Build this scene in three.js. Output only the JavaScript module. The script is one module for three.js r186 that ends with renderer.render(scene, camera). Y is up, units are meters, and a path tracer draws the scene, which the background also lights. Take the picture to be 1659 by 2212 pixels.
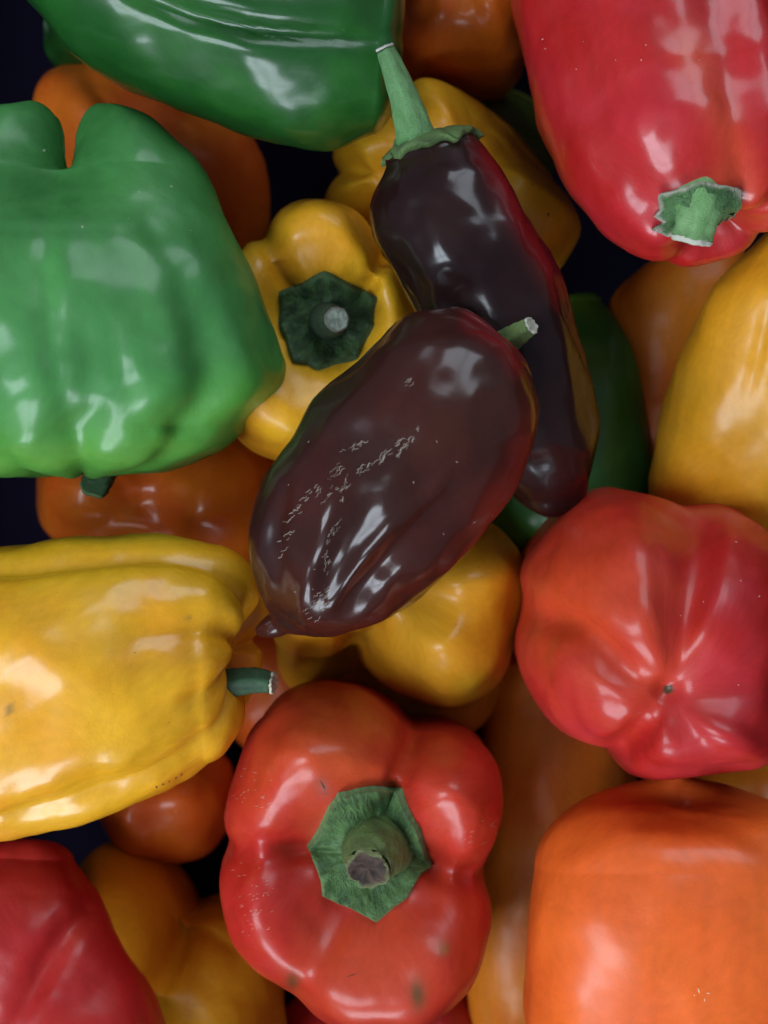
import * as THREE from 'three';
import { mergeGeometries } from 'three/addons/utils/BufferGeometryUtils.js';
import { RectAreaLightUniformsLib } from 'three/addons/lights/RectAreaLightUniformsLib.js';
import { RoundedBoxGeometry } from 'three/addons/geometries/RoundedBoxGeometry.js';
import { createNoise3D } from 'simplex-noise';

// ---------------------------------------------------------------- camera, room light, exposure
const scene = new THREE.Scene();
const EYE = 0.5, FOV = 40;
const camera = new THREE.PerspectiveCamera(FOV, 3 / 4, 0.01, 30);
camera.position.set(0, EYE, 0);
camera.up.set(0, 0, -1);
camera.lookAt(0, 0, 0);
camera.focus = 0.39;
camera.userData.fStop = 9;

const renderer = new THREE.WebGLRenderer({ antialias: true });
renderer.toneMapping = THREE.LinearToneMapping;
renderer.toneMappingExposure = 1.6;
renderer.shadowMap.enabled = true;
RectAreaLightUniformsLib.init();
scene.background = new THREE.Color().setRGB(0.075, 0.09, 0.12);   // the dim, even light of the room round the crate

// windows of the room: [x, y, z, width, height, intensity, columns, rows]
const DAY = new THREE.Color().setRGB(0.79, 0.895, 1.0);
const WINDOWS = [
  { at: [-0.45, 0.78, 1.5], size: [0.8, 0.7], power: 8, cols: 2, rows: 2, label: 'white framed window of four panes beyond the foot of the crate' },
  { at: [-1.2, 1.75, 0.5], size: [0.9, 1.05], power: 7.5, cols: 2, rows: 2, label: 'white framed high window of four panes beyond the side of the crate' },
  { at: [0.6, 1.45, -1.65], size: [1.5, 1.1], power: 2.6, cols: 2, rows: 1, label: 'broad white framed window of two panes beyond the head of the crate' },
];

// ---------------------------------------------------------------- helpers
function rng(seed) { let a = seed >>> 0; return () => { a = (a + 0x6D2B79F5) | 0; let t = Math.imul(a ^ (a >>> 15), 1 | a); t = (t + Math.imul(t ^ (t >>> 7), 61 | t)) ^ t; return ((t ^ (t >>> 14)) >>> 0) / 4294967296; }; }
const noise3 = createNoise3D(rng(7));
const V = (x, y, z) => new THREE.Vector3(x, y, z);
const FOC = 1106 / Math.tan(FOV / 2 * Math.PI / 180);
const pt = (px, py, h) => V((px - 829.5) / FOC * (EYE - h), h, (py - 1106) / FOC * (EYE - h));   // a point of the pile at height h (m)
const per = (h) => (EYE - h) / FOC;                                                               // metres per plan unit there
const toPlan = (p) => [829.5 + p.x / (EYE - p.y) * FOC, 1106 + p.z / (EYE - p.y) * FOC];
const clamp = (x, a = 0, b = 1) => Math.min(b, Math.max(a, x));
const sm = (a, b, x) => { const t = clamp((x - a) / (b - a)); return t * t * (3 - 2 * t); };
const lerp = (a, b, t) => a + (b - a) * t;
function cr(p0, p1, p2, p3, t) { return 0.5 * (2 * p1 + (p2 - p0) * t + (2 * p0 - 5 * p1 + 4 * p2 - p3) * t * t + (3 * p1 - p0 - 3 * p2 + p3) * t * t * t); }
function spline(arr, t) {   // arr of numbers, t in 0..1
  const n = arr.length - 1, x = clamp(t) * n, i = Math.min(n - 1, Math.floor(x)), f = x - i, g = (k) => k < 0 ? 2 * arr[0] - arr[1] : k > n ? 2 * arr[n] - arr[n - 1] : arr[k];
  return cr(g(i - 1), arr[i], arr[i + 1], g(i + 2), f);
}
const splineV = (arr, t) => V(spline(arr.map((p) => p.x), t), spline(arr.map((p) => p.y), t), spline(arr.map((p) => p.z), t));
const taken = {};
function numbered(name) { const n = taken[name] = (taken[name] ?? -1) + 1; return n ? `${name}_${String(n).padStart(3, '0')}` : name; }
function shade(m) { m.castShadow = m.receiveShadow = true; return m; }

// ---------------------------------------------------------------- skin materials
function noiseTexture(size, fn, srgb = false) {
  const d = new Uint8Array(size * size * 4);
  for (let y = 0; y < size; y++) for (let x = 0; x < size; x++) { const v = clamp(fn(x / size, y / size)) * 255, i = (y * size + x) * 4; d[i] = d[i + 1] = d[i + 2] = v; d[i + 3] = 255; }
  const t = new THREE.DataTexture(d, size, size); t.wrapS = t.wrapT = THREE.RepeatWrapping; t.magFilter = THREE.LinearFilter; t.minFilter = THREE.LinearMipmapLinearFilter; t.generateMipmaps = true;
  if (srgb) t.colorSpace = THREE.SRGBColorSpace; t.needsUpdate = true; return t;
}
// tiling noise on a torus-like wrap
const tile = (u, v, f, s) => { const a = u * 2 * Math.PI, b = v * 2 * Math.PI, r = f / 6.283; return noise3(Math.cos(a) * r + s, Math.sin(a) * r + Math.cos(b) * r * 0.7, Math.sin(b) * r + s * 1.7) ; };
const skinBump = noiseTexture(512, (u, v) => 0.5 + 0.25 * tile(u, v, 14, 3) + 0.16 * tile(u, v, 40, 9) + 0.12 * tile(u, v, 130, 5));
const skinRough = noiseTexture(512, (u, v) => 0.72 + 0.12 * tile(u, v, 8, 21) + 0.05 * tile(u, v, 60, 33));
const skinMottle = noiseTexture(512, (u, v) => 0.96 + 0.02 * tile(u, v, 18, 40) + 0.02 * tile(u, v, 120, 41), true);
function skin({ rough = 0.42, coat = 0.8, coatRough = 0.12, bump = 0.00007, spec = 0.5, rep = [4, 4] }) {
  const c = (t) => { const k = t.clone(); k.repeat.set(...rep); k.needsUpdate = true; return k; };
  return new THREE.MeshPhysicalMaterial({ vertexColors: true, map: c(skinMottle), roughness: rough / 0.72, roughnessMap: c(skinRough), bumpMap: c(skinBump), bumpScale: bump, clearcoat: coat, clearcoatRoughness: coatRough, specularIntensity: spec, ior: 1.45 });
}
const SK = {
  gloss: skin({ rough: 0.45, coat: 0.65, coatRough: 0.19 }),
  waxy: skin({ rough: 0.5, coat: 0.5, coatRough: 0.27 }),
  dull: skin({ rough: 0.52, coat: 0.4, coatRough: 0.36 }),
  bloom: skin({ rough: 0.6, coat: 0.55, coatRough: 0.24, spec: 0.8 }),
  dark: skin({ rough: 0.5, coat: 0.75, coatRough: 0.17, spec: 0.15 }),
};
const stemMat = new THREE.MeshPhysicalMaterial({ vertexColors: true, roughness: 0.62, clearcoat: 0.15, clearcoatRoughness: 0.4, bumpMap: (() => { const t = skinBump.clone(); t.repeat.set(4, 3); t.needsUpdate = true; return t; })(), bumpScale: 0.0006 });
const corkMat = new THREE.MeshStandardMaterial({ vertexColors: true, roughness: 0.85 });

// ---------------------------------------------------------------- pepper bodies
const NTH = 144;
const gauss = (x) => Math.exp(-x * x);
const angd = (a, b) => { let d = Math.abs(a - b) % (2 * Math.PI); return d > Math.PI ? 2 * Math.PI - d : d; };

// a pepper lying down: stations [x1,y1,x2,y2,h mm,(depth ratio)] across its length, stem end first, with an end cap at each side
function loftSurface(o) {
  const st = o.stations, n = st.length - 1;
  const A = st.map(([x1, y1, x2, y2, h]) => pt(x1, y1, h / 1000)), B = st.map(([x1, y1, x2, y2, h]) => pt(x2, y2, h / 1000));
  const C = A.map((a, i) => a.clone().add(B[i]).multiplyScalar(0.5)), H = A.map((a, i) => a.distanceTo(B[i]) / 2), D = st.map((s, i) => H[i] * (s[5] ?? o.depth ?? 0.85));
  const Ls = A.map((a, i) => B[i].clone().sub(a).normalize());
  const frame = (a) => {
    const e = 0.004, T = splineV(C, clamp(a + e)).sub(splineV(C, clamp(a - e))).normalize();
    const L = splineV(Ls, a).normalize(); T.addScaledVector(L, -L.dot(T)).normalize();
    const N = new THREE.Vector3().crossVectors(T, L); if (N.y < 0) N.negate();
    return { T, L, N, c: splineV(C, a), hw: spline(H, a), b: spline(D, a) };
  };
  const capShape = [[1, 0], [0.965, 0.32], [0.87, 0.64], [0.72, 0.88], [0.55, 1], [0.38, 0.92], [0.22, 0.66], [0.1, 0.42], [0.03, 0.32], [0, 0.3]];
  const c0 = (o.cap0?.shape ?? capShape), c1 = (o.cap1?.shape ?? capShape), l0 = (o.cap0?.len ?? 30) * per(0.09), l1 = (o.cap1?.len ?? 30) * per(0.09);
  const rows = [];
  for (let i = c0.length - 1; i > 0; i--) rows.push({ s: c0[i][0], a: 0, e: -c0[i][1] * l0, cap: -1 });
  for (let i = 0; i <= n; i++) rows.push({ s: 1, a: i / n, e: 0, cap: 0 });
  for (let i = 1; i < c1.length; i++) rows.push({ s: c1[i][0], a: 1, e: c1[i][1] * l1, cap: 1 });
  const S = rows.map((r) => r.s), AA = rows.map((r) => r.a), E = rows.map((r) => r.e), qn = rows.length - 1;
  const q0 = (c0.length - 1) / qn, q1 = (c0.length - 1 + n) / qn;
  const gr = (o.grooves ?? []).map((g) => ({ th: g.th * Math.PI / 180, w: (g.w ?? 14) * Math.PI / 180, d0: g.d0 ?? 0.1, d1: g.d1 ?? g.d0 ?? 0.1, dm: g.dm, tw: (g.twist ?? 0) * Math.PI / 180, from: g.from, upto: g.upto, cusp: g.cusp }));
  const pn = o.power ?? 2.15;
  const cache = new Map();
  return {
    q0, q1, qn, n,
    point(th, q) {
      let s = clamp(spline(S, q), 0, 1.05), a = clamp(spline(AA, q)), e = spline(E, q);
      if (q >= q0 && q <= q1) e = 0, s = 1;
      let f = cache.get(q); if (!f) cache.set(q, f = frame(a));
      let G = 0; for (const g of gr) { const dep = g.upto !== undefined ? g.d0 * (1 - sm(0, g.upto, a)) : g.from !== undefined ? g.d1 * sm(g.from, 1, a) : g.dm === undefined ? lerp(g.d0, g.d1, a) : a < 0.5 ? lerp(g.d0, g.dm, a * 2) : lerp(g.dm, g.d1, a * 2 - 1); const x = angd(th, g.th + g.tw * a) / g.w; G += dep * (g.cusp ? Math.exp(-Math.sqrt(x * x + 0.04) * 1.1) : gauss(x)); }
      const c = Math.cos(th), sn = Math.sin(th), r = Math.pow(Math.pow(Math.abs(c), pn) + Math.pow(Math.abs(sn), pn), -1 / pn) * (1 - G * sm(0.0, 0.5, s));
      if (e < 0) e *= o.cap0?.by ? o.cap0.by(th, s, G) : 1 - G * 2.2; else if (e > 0) e *= o.cap1?.by ? o.cap1.by(th, s, G) : 1 - G * 2.2;
      return f.c.clone().addScaledVector(f.T, e).addScaledVector(f.L, s * r * c * f.hw).addScaledVector(f.N, s * r * sn * f.b);
    },
    rowsAt() { const out = []; for (let i = 0; i < qn; i++) { const k = rows[i].cap === 0 && rows[i + 1].cap === 0 ? Math.max(6, Math.round(72 / n)) : 4; for (let j = 0; j < k; j++) out.push((i + j / k) / qn); } out.push(1); return out; },
  };
}

// a pepper standing on end: its outline from above, its pole (stem or blossom end) and rows [share of the outline, mm above the widest height]
function polarSurface(o) {
  const h = o.h / 1000, [cx, cy] = o.center, k = per(h);
  const tab = o.outline.map(([x, y]) => ({ a: Math.atan2(y - cy, x - cx), r: Math.hypot(x - cx, y - cy) * k })).sort((p, q) => p.a - q.a), m = tab.length;
  const R = (th) => {
    let t = Math.atan2(Math.sin(th), Math.cos(th)), i = tab.findIndex((p) => p.a > t); if (i < 0) i = 0;
    const at = (j) => tab[((j % m) + m) % m], p1 = at(i - 1), p2 = at(i); let span = p2.a - p1.a, x = t - p1.a; if (span <= 0) span += 2 * Math.PI; if (x < 0) x += 2 * Math.PI;
    return cr(at(i - 2).r, p1.r, p2.r, at(i + 1).r, x / span);
  };
  let mean = 0; const RT = []; for (let i = 0; i < 256; i++) { RT.push(R(i / 256 * 2 * Math.PI)); }
  const RS = RT.map((_, i) => { let s = 0, w = 0; for (let j = -9; j <= 9; j++) { const g = gauss(j / (o.soft ?? 3)); s += g * RT[(i + j + 256) % 256]; w += g; } return s / w; });
  RS.forEach((r) => mean += r / 256);
  const Rf = (th) => { const x = ((th / (2 * Math.PI)) % 1 + 1) % 1 * 256, i = Math.floor(x) % 256; return lerp(RS[i], RS[(i + 1) % 256], x - Math.floor(x)); };
  const rows = o.rows ?? [[0, 8], [0.06, 8], [0.16, 9], [0.28, 14], [0.42, 21], [0.56, 25], [0.7, 25], [0.83, 21], [0.93, 13], [0.985, 5], [1, -4], [0.985, -16], [0.93, -30], [0.82, -42], [0.6, -50], [0.3, -53], [0, -53]];
  const S = rows.map((r) => r[0]), Z = rows.map((r) => r[1] / 1000), qn = rows.length - 1;
  const c = pt(cx, cy, h), pole = o.pole ? pt(o.pole[0], o.pole[1], h + Z[0]) : c.clone(), low = o.shift ? V(o.shift[0] * k, 0, o.shift[1] * k) : V(0, 0, 0), half = S.indexOf(Math.max(...S)) / qn;
  return {
    qn, q0: 0, q1: 1,
    point(th, q) {
      const s = clamp(spline(S, q), 0, 1.1), z = spline(Z, q), up = q < half, r0 = Rf(th), lobe = r0 / mean - 1;
      const r = s * lerp(mean, r0, up ? sm(0.0, 0.75, s) : 1);
      const w = up ? 1 - sm(0.1, 1, s) : 0, below = up ? 0 : sm(half, lerp(half, 1, 0.5), q);
      const zz = z + (o.lobeZ ?? 0.035) * lobe * (up ? sm(0.1, 0.5, s) * (1 - sm(0.8, 1.0, s) * 0.7) : 0.3) + (o.tilt ? (o.tilt[0] * Math.cos(th) + o.tilt[1] * Math.sin(th)) * s * (up ? 1 : 0.6) : 0);
      return V(lerp(c.x, pole.x, w) + Math.cos(th) * r + low.x * below, h + zz, lerp(c.z, pole.z, w) + Math.sin(th) * r + low.z * below);
    },
    rowsAt() { const out = []; for (let i = 0; i < qn; i++) for (let j = 0; j < 6; j++) out.push((i + j / 6) / qn); out.push(1); return out; },
  };
}

function toGeometry(P, rows, cols, uv, closed = true) {   // P[row][col]
  const pos = [], uvs = [], idx = [];
  for (let i = 0; i < rows; i++) for (let j = 0; j <= cols; j++) { const p = P[i][closed ? j % cols : j]; pos.push(p.x, p.y, p.z); uvs.push(...uv(i, j)); }
  for (let i = 0; i < rows - 1; i++) for (let j = 0; j < cols; j++) { const a = i * (cols + 1) + j, b = a + 1, c = a + cols + 1, d = c + 1; idx.push(a, c, b, b, c, d); }
  const g = new THREE.BufferGeometry(); g.setAttribute('position', new THREE.Float32BufferAttribute(pos, 3)); g.setAttribute('uv', new THREE.Float32BufferAttribute(uvs, 2)); g.setIndex(idx);
  return g;
}
function outward(g, rows, cols) {   // turn faces outward, close the seam's normals
  const p = g.attributes.position, ix = g.index; let vol = 0; const a = V(), b = V(), c = V(), o = V(); g.computeBoundingBox(); g.boundingBox.getCenter(o);
  for (let i = 0; i < ix.count; i += 3) { a.fromBufferAttribute(p, ix.getX(i)).sub(o); b.fromBufferAttribute(p, ix.getX(i + 1)).sub(o); c.fromBufferAttribute(p, ix.getX(i + 2)).sub(o); vol += a.dot(b.cross(c)); }
  if (vol < 0) for (let i = 0; i < ix.count; i += 3) { const t = ix.getX(i); ix.setX(i, ix.getX(i + 1)); ix.setX(i + 1, t); }
  normals(g, rows, cols);
}
function normals(g, rows, cols) {
  g.computeVertexNormals(); const n = g.attributes.normal;
  for (let i = 0; i < rows; i++) {
    const a = i * (cols + 1), b = a + cols, v = V(n.getX(a) + n.getX(b), n.getY(a) + n.getY(b), n.getZ(a) + n.getZ(b)).normalize();
    n.setXYZ(a, v.x, v.y, v.z); n.setXYZ(b, v.x, v.y, v.z);
  }
  for (const i of [0, rows - 1]) { const v = V(); for (let j = 0; j <= cols; j++) v.add(V(n.getX(i * (cols + 1) + j), n.getY(i * (cols + 1) + j), n.getZ(i * (cols + 1) + j))); v.normalize(); for (let j = 0; j <= cols; j++) n.setXYZ(i * (cols + 1) + j, v.x, v.y, v.z); }
}
function segDist(x, y, pts) {   // distance to a polyline and how far along it (0..1)
  let best = 1e9, at = 0; const n = pts.length - 1;
  for (let i = 0; i < n; i++) { const [x1, y1] = pts[i], [x2, y2] = pts[i + 1], dx = x2 - x1, dy = y2 - y1, t = clamp(((x - x1) * dx + (y - y1) * dy) / (dx * dx + dy * dy)), d = Math.hypot(x - x1 - t * dx, y - y1 - t * dy); if (d < best) best = d, at = (i + t) / n; }
  return [best, at];
}

const pile = [], FLOOR = -40;   // mm
function pepper(name, label, category, group, o) {
  if (o.drop) { if (o.outline) o.h -= o.drop; else o.stations = o.stations.map((t) => { t = [...t]; t[4] -= o.drop; return t; }); }
  if (o.outline && o.rows) { const k = (o.h - FLOOR) / -o.rows[o.rows.length - 1][1]; o.rows = o.rows.map(([a, z]) => [a, z < 0 ? z * k : z]); }
  const surf = o.outline ? polarSurface(o) : loftSurface(o), qs = surf.rowsAt(), rows = qs.length, cols = o.cols ?? NTH;
  const P = qs.map((q) => Array.from({ length: cols }, (_, j) => surf.point(j / cols * 2 * Math.PI, q)));
  const along = [0]; let girth = 0;   // uv in shares of the widest girth, so that the grain keeps its shape
  for (let i = 1; i < rows; i++) along.push(along[i - 1] + Math.max(P[i][0].distanceTo(P[i - 1][0]), P[i][cols >> 2].distanceTo(P[i - 1][cols >> 2])));
  for (let i = 0; i < rows; i += 3) { let t = 0; for (let j = 0; j < cols; j++) t += P[i][j].distanceTo(P[i][(j + 1) % cols]); girth = Math.max(girth, t); }
  const g = toGeometry(P, rows, cols, (i, j) => [j / cols, along[i] / girth]); outward(g, rows, cols);
  const p = g.attributes.position, seed = (o.seed ?? pile.length * 3.7) + 1, wav = o.wavy ?? 1;
  const n = g.attributes.normal, count = p.count;
  const move = (fn) => { const d = new Float32Array(count); for (let i = 0; i < count; i++) d[i] = fn(i); for (let i = 0; i < rows; i++) d[i * (cols + 1) + cols] = d[i * (cols + 1)]; for (const r of [0, rows - 1]) for (let j = 1; j <= cols; j++) d[r * (cols + 1) + j] = d[r * (cols + 1)]; for (let i = 0; i < count; i++) p.setXYZ(i, p.getX(i) + n.getX(i) * d[i], p.getY(i) + n.getY(i) * d[i], p.getZ(i) + n.getZ(i) * d[i]); normals(g, rows, cols); };
  const q = V();
  move((i) => { q.fromBufferAttribute(p, i); return wav * (0.0009 * noise3(q.x * 38 + seed, q.y * 38, q.z * 38) + 0.00017 * noise3(q.x * 110 + seed, q.y * 110, q.z * 110 + 5) + 0.000012 * noise3(q.x * 330, q.y * 330 + seed, q.z * 330)); });
  if (o.strokes || o.bumps) move((i) => {
    q.fromBufferAttribute(p, i); const ny = n.getY(i); if (ny < -0.1) return 0;
    const [x, y] = toPlan(q); let d = 0;
    for (const s of o.strokes ?? []) { const [dist, t] = segDist(x, y, s.pts); if (dist < s.w * 3) d += s.amp / 1000 * gauss(dist / s.w) * (s.fade === false ? 1 : Math.sqrt(Math.max(0, Math.sin(Math.PI * clamp(t * 0.9 + 0.05))))); }
    for (const [bx, by, rx, ry, amp, rot = 0] of o.bumps ?? []) { const c = Math.cos(rot * Math.PI / 180), s = Math.sin(rot * Math.PI / 180), dx = x - bx, dy = y - by, u = (dx * c + dy * s) / rx, v = (-dx * s + dy * c) / ry; d += amp / 1000 * Math.exp(-u * u - v * v); }
    return d * sm(-0.1, 0.25, ny);
  });
  // pigment
  const col = new Float32Array(count * 3), base = o.color, c2 = o.color2 ?? base;
  for (let i = 0; i < count; i++) {
    q.fromBufferAttribute(p, i); const [x, y] = toPlan(q);
    const k = sm(-0.55, 0.75, noise3(q.x * 26 + seed, q.y * 26 + 3, q.z * 26) + 0.35 * noise3(q.x * 75, q.y * 75 + seed, q.z * 75));
    const th = g.attributes.uv.getX(i) * 2 * Math.PI, v = g.attributes.uv.getY(i), sk = o.outline ? 0.25 : 1, st = 0.95 + sk * (0.07 * noise3(Math.cos(th) * 4 + seed, Math.sin(th) * 4, v * 3) + 0.025 * noise3(Math.cos(th) * 15 + seed, Math.sin(th) * 15, v * 4));
    const c = [0, 1, 2].map((j) => lerp(base[j], c2[j], k) * st);
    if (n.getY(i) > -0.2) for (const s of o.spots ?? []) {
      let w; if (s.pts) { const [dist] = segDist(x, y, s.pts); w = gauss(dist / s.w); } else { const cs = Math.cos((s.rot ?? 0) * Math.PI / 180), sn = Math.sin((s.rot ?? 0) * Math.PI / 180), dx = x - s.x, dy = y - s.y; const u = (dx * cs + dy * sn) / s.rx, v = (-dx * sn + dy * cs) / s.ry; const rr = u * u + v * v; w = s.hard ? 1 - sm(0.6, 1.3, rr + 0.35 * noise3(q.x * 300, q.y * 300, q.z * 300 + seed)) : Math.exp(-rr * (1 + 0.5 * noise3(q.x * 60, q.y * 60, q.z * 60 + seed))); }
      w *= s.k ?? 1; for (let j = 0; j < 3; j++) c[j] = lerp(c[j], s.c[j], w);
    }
    col.set(c, i * 3);
  }
  g.setAttribute('color', new THREE.BufferAttribute(col, 3));
  g.computeBoundingBox();
  const root = new THREE.Group(); root.name = numbered(name); scene.add(root);
  const bb = g.boundingBox, origin = V((bb.min.x + bb.max.x) / 2, bb.min.y, (bb.min.z + bb.max.z) / 2);
  root.position.copy(origin); root.userData = { label, category }; if (group) root.userData.group = group;
  const part = (nm, geo, mat, parent = root, lab) => { geo.translate(-origin.x, -origin.y, -origin.z); const m = shade(new THREE.Mesh(geo, mat)); m.name = nm; if (lab) m.userData.label = lab; parent.add(m); return m; };
  const world = g.clone();
  const me = { root, surf, g: world, rows, cols, part, name: root.name };
  part('body', g, SK[o.skin ?? 'waxy']);
  pile.push(me);
  return me;
}
// the point of a pepper's upper surface over a plan position
function onSkin(me, px, py) {
  const p = me.g.attributes.position, n = me.g.attributes.normal, ix = me.g.index;
  if (!me.plan) { me.plan = new Float32Array(p.count * 2); const q = V(); for (let i = 0; i < p.count; i++) { q.fromBufferAttribute(p, i); const [x, y] = toPlan(q); me.plan[2 * i] = x; me.plan[2 * i + 1] = y; } }
  const pl = me.plan; let best = null;
  for (let i = 0; i < ix.count; i += 3) {
    const a = ix.getX(i), b = ix.getX(i + 1), c = ix.getX(i + 2), ax = pl[2 * a], ay = pl[2 * a + 1];
    if (Math.abs(ax - px) > 60 || Math.abs(ay - py) > 60) continue;
    const bx = pl[2 * b] - ax, by = pl[2 * b + 1] - ay, cx = pl[2 * c] - ax, cy = pl[2 * c + 1] - ay, det = bx * cy - by * cx; if (Math.abs(det) < 1e-9) continue;
    const dx = px - ax, dy = py - ay, u = (dx * cy - dy * cx) / det, v = (bx * dy - by * dx) / det; if (u < -1e-4 || v < -1e-4 || u + v > 1.0001) continue;
    const w = 1 - u - v, y = p.getY(a) * w + p.getY(b) * u + p.getY(c) * v;
    if (!best || y > best.p.y) best = { p: V(p.getX(a) * w + p.getX(b) * u + p.getX(c) * v, y, p.getZ(a) * w + p.getZ(b) * u + p.getZ(c) * v), n: V(n.getX(a) * w + n.getX(b) * u + n.getX(c) * v, n.getY(a) * w + n.getY(b) * u + n.getY(c) * v, n.getZ(a) * w + n.getZ(b) * u + n.getZ(c) * v).normalize() };
  }
  return best;
}
// small scars and specks of cork lying on the skin: [[x,y],[x,y]...] with a width in mm
function marks(me, list, c, name = 'scar_marks') {
  const geos = [];
  for (const { pts, w, c: own } of list) {
    const s = pts.map(([x, y]) => onSkin(me, x, y)).filter(Boolean); if (s.length < 2) continue;
    const pos = [], idx = [], N = [], colr = [], k = own ?? c;
    s.forEach((a, i) => {
      const t = (s[Math.min(i + 1, s.length - 1)].p.clone().sub(s[Math.max(i - 1, 0)].p)).normalize(), side = new THREE.Vector3().crossVectors(a.n, t).normalize();
      const ww = w / 2000 * (i === 0 || i === s.length - 1 ? 0.35 : 1);
      for (const [d, up] of [[-1, 0.00002], [0, 0.00006], [1, 0.00002]]) { const v = a.p.clone().addScaledVector(side, d * ww).addScaledVector(a.n, up); pos.push(v.x, v.y, v.z); N.push(a.n.x, a.n.y, a.n.z); colr.push(...k); }
      if (i) { const b = i * 3; for (let j = 0; j < 2; j++) idx.push(b - 3 + j, b + j, b - 2 + j, b - 2 + j, b + j, b + 1 + j); }
    });
    const g = new THREE.BufferGeometry(); g.setAttribute('position', new THREE.Float32BufferAttribute(pos, 3)); g.setAttribute('normal', new THREE.Float32BufferAttribute(N, 3)); g.setAttribute('color', new THREE.Float32BufferAttribute(colr, 3)); g.setIndex(idx); geos.push(g);
  }
  if (!geos.length) return;
  const m = me.part(name, mergeGeometries(geos), corkMat); m.userData.kind = 'stuff'; return m;
}
const zig = (r, x, y, len, ang, n = 5) => { const pts = []; for (let i = 0; i <= n; i++) { const t = (i / n - 0.5) * len, j = (r() - 0.5) * len * 0.28; pts.push([x + Math.cos(ang) * t - Math.sin(ang) * j, y + Math.sin(ang) * t + Math.cos(ang) * j]); } return pts; };

// a ridged, tapering stalk through [x,y,h mm,r mm] with a cut end
function stem(me, pts, c, cut, o = {}) {
  const C = pts.map(([x, y, h]) => pt(x, y, h / 1000)), Rr = pts.map((p) => p[3] / 1000), rows = 26, cols = 40, P = [], r = rng(o.seed ?? 5), ph = r() * 6;
  let L = null; const fr = [];
  for (let i = 0; i < rows; i++) {
    const t = i / (rows - 1), T = splineV(C, Math.min(1, t + 0.02)).sub(splineV(C, Math.max(0, t - 0.02))).normalize();
    if (!L) { L = new THREE.Vector3().crossVectors(T, Math.abs(T.y) > 0.8 ? V(1, 0, 0) : V(0, 1, 0)).normalize(); } L.addScaledVector(T, -L.dot(T)).normalize();
    const N = new THREE.Vector3().crossVectors(T, L), cc = splineV(C, t), rad = Math.max(1e-4, spline(Rr, t)); fr.push({ T, L: L.clone(), N, cc, rad });
    P.push(Array.from({ length: cols }, (_, j) => { const th = j / cols * 2 * Math.PI, k = rad * (1 + (o.ridge ?? 0.07) * Math.cos(5 * th + ph) + 0.05 * noise3(Math.cos(th) * 1.5, Math.sin(th) * 1.5 + ph, t * 6)); return cc.clone().addScaledVector(L, Math.cos(th) * k).addScaledVector(N, Math.sin(th) * k); }));
  }
  const g = toGeometry(P, rows, cols, (i, j) => [j / cols, i / rows]); outward(g, rows, cols);
  const paint = (g, c, c2, f = 160) => { const p = g.attributes.position, a = new Float32Array(p.count * 3); for (let i = 0; i < p.count; i++) { const k = sm(-0.6, 0.8, noise3(p.getX(i) * f, p.getY(i) * f, p.getZ(i) * f) + 0.5 * noise3(p.getX(i) * f * 4, p.getY(i) * f * 4, p.getZ(i) * f * 4)); for (let j = 0; j < 3; j++) a[i * 3 + j] = lerp(c[j], c2[j], k); } g.setAttribute('color', new THREE.BufferAttribute(a, 3)); };
  paint(g, c, o.c2 ?? c.map((x) => x * 0.75));
  const s = me.part('stem', g, stemMat);
  // cut face: rim, hollow, frayed centre
  const e = fr[rows - 1], Q = [], prof = o.cutShape ?? [[1.0, -0.02], [1.06, 0.06], [0.98, 0.16], [0.8, 0.14], [0.55, 0.02], [0.3, 0.06], [0, 0.1]];
  prof.forEach(([s, a], i) => Q.push(Array.from({ length: cols }, (_, j) => { const th = j / cols * 2 * Math.PI, w = 1 + (o.fray ?? 0.12) * noise3(Math.cos(th) * 2 + i * 0.4, Math.sin(th) * 2, ph), k = e.rad * s * (1 + (o.ridge ?? 0.07) * Math.cos(5 * th + ph)) * w; return e.cc.clone().addScaledVector(e.L, Math.cos(th) * k).addScaledVector(e.N, Math.sin(th) * k).addScaledVector(e.T, e.rad * (a * 1.6 + (o.fray ?? 0.12) * 1.5 * noise3(Math.cos(th) * 2.5 * s + 7, Math.sin(th) * 2.5 * s, ph + 2))); })));
  const q = toGeometry(Q, prof.length, cols, (i, j) => [j / cols, i / prof.length]); q.computeVertexNormals(); { const n = q.attributes.normal, v = V(n.getX(prof.length * (cols + 1) - 3 - cols), n.getY(prof.length * (cols + 1) - 3 - cols), n.getZ(prof.length * (cols + 1) - 3 - cols)); if (v.dot(e.T) < 0) { const ix = q.index; for (let i = 0; i < ix.count; i += 3) { const t = ix.getX(i); ix.setX(i, ix.getX(i + 1)); ix.setX(i + 1, t); } q.computeVertexNormals(); } }
  paint(q, cut, o.cut2 ?? cut.map((x) => x * 0.72), 260);
  if (o.cutRim) { const a = q.attributes.color; for (let i = 0; i < a.count; i++) if (Math.floor(i / (cols + 1)) < (o.rimRows ?? 3)) a.setXYZ(i, ...o.cutRim); }
  me.part('cut_end', q, corkMat, s);
  return s;
}
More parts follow.
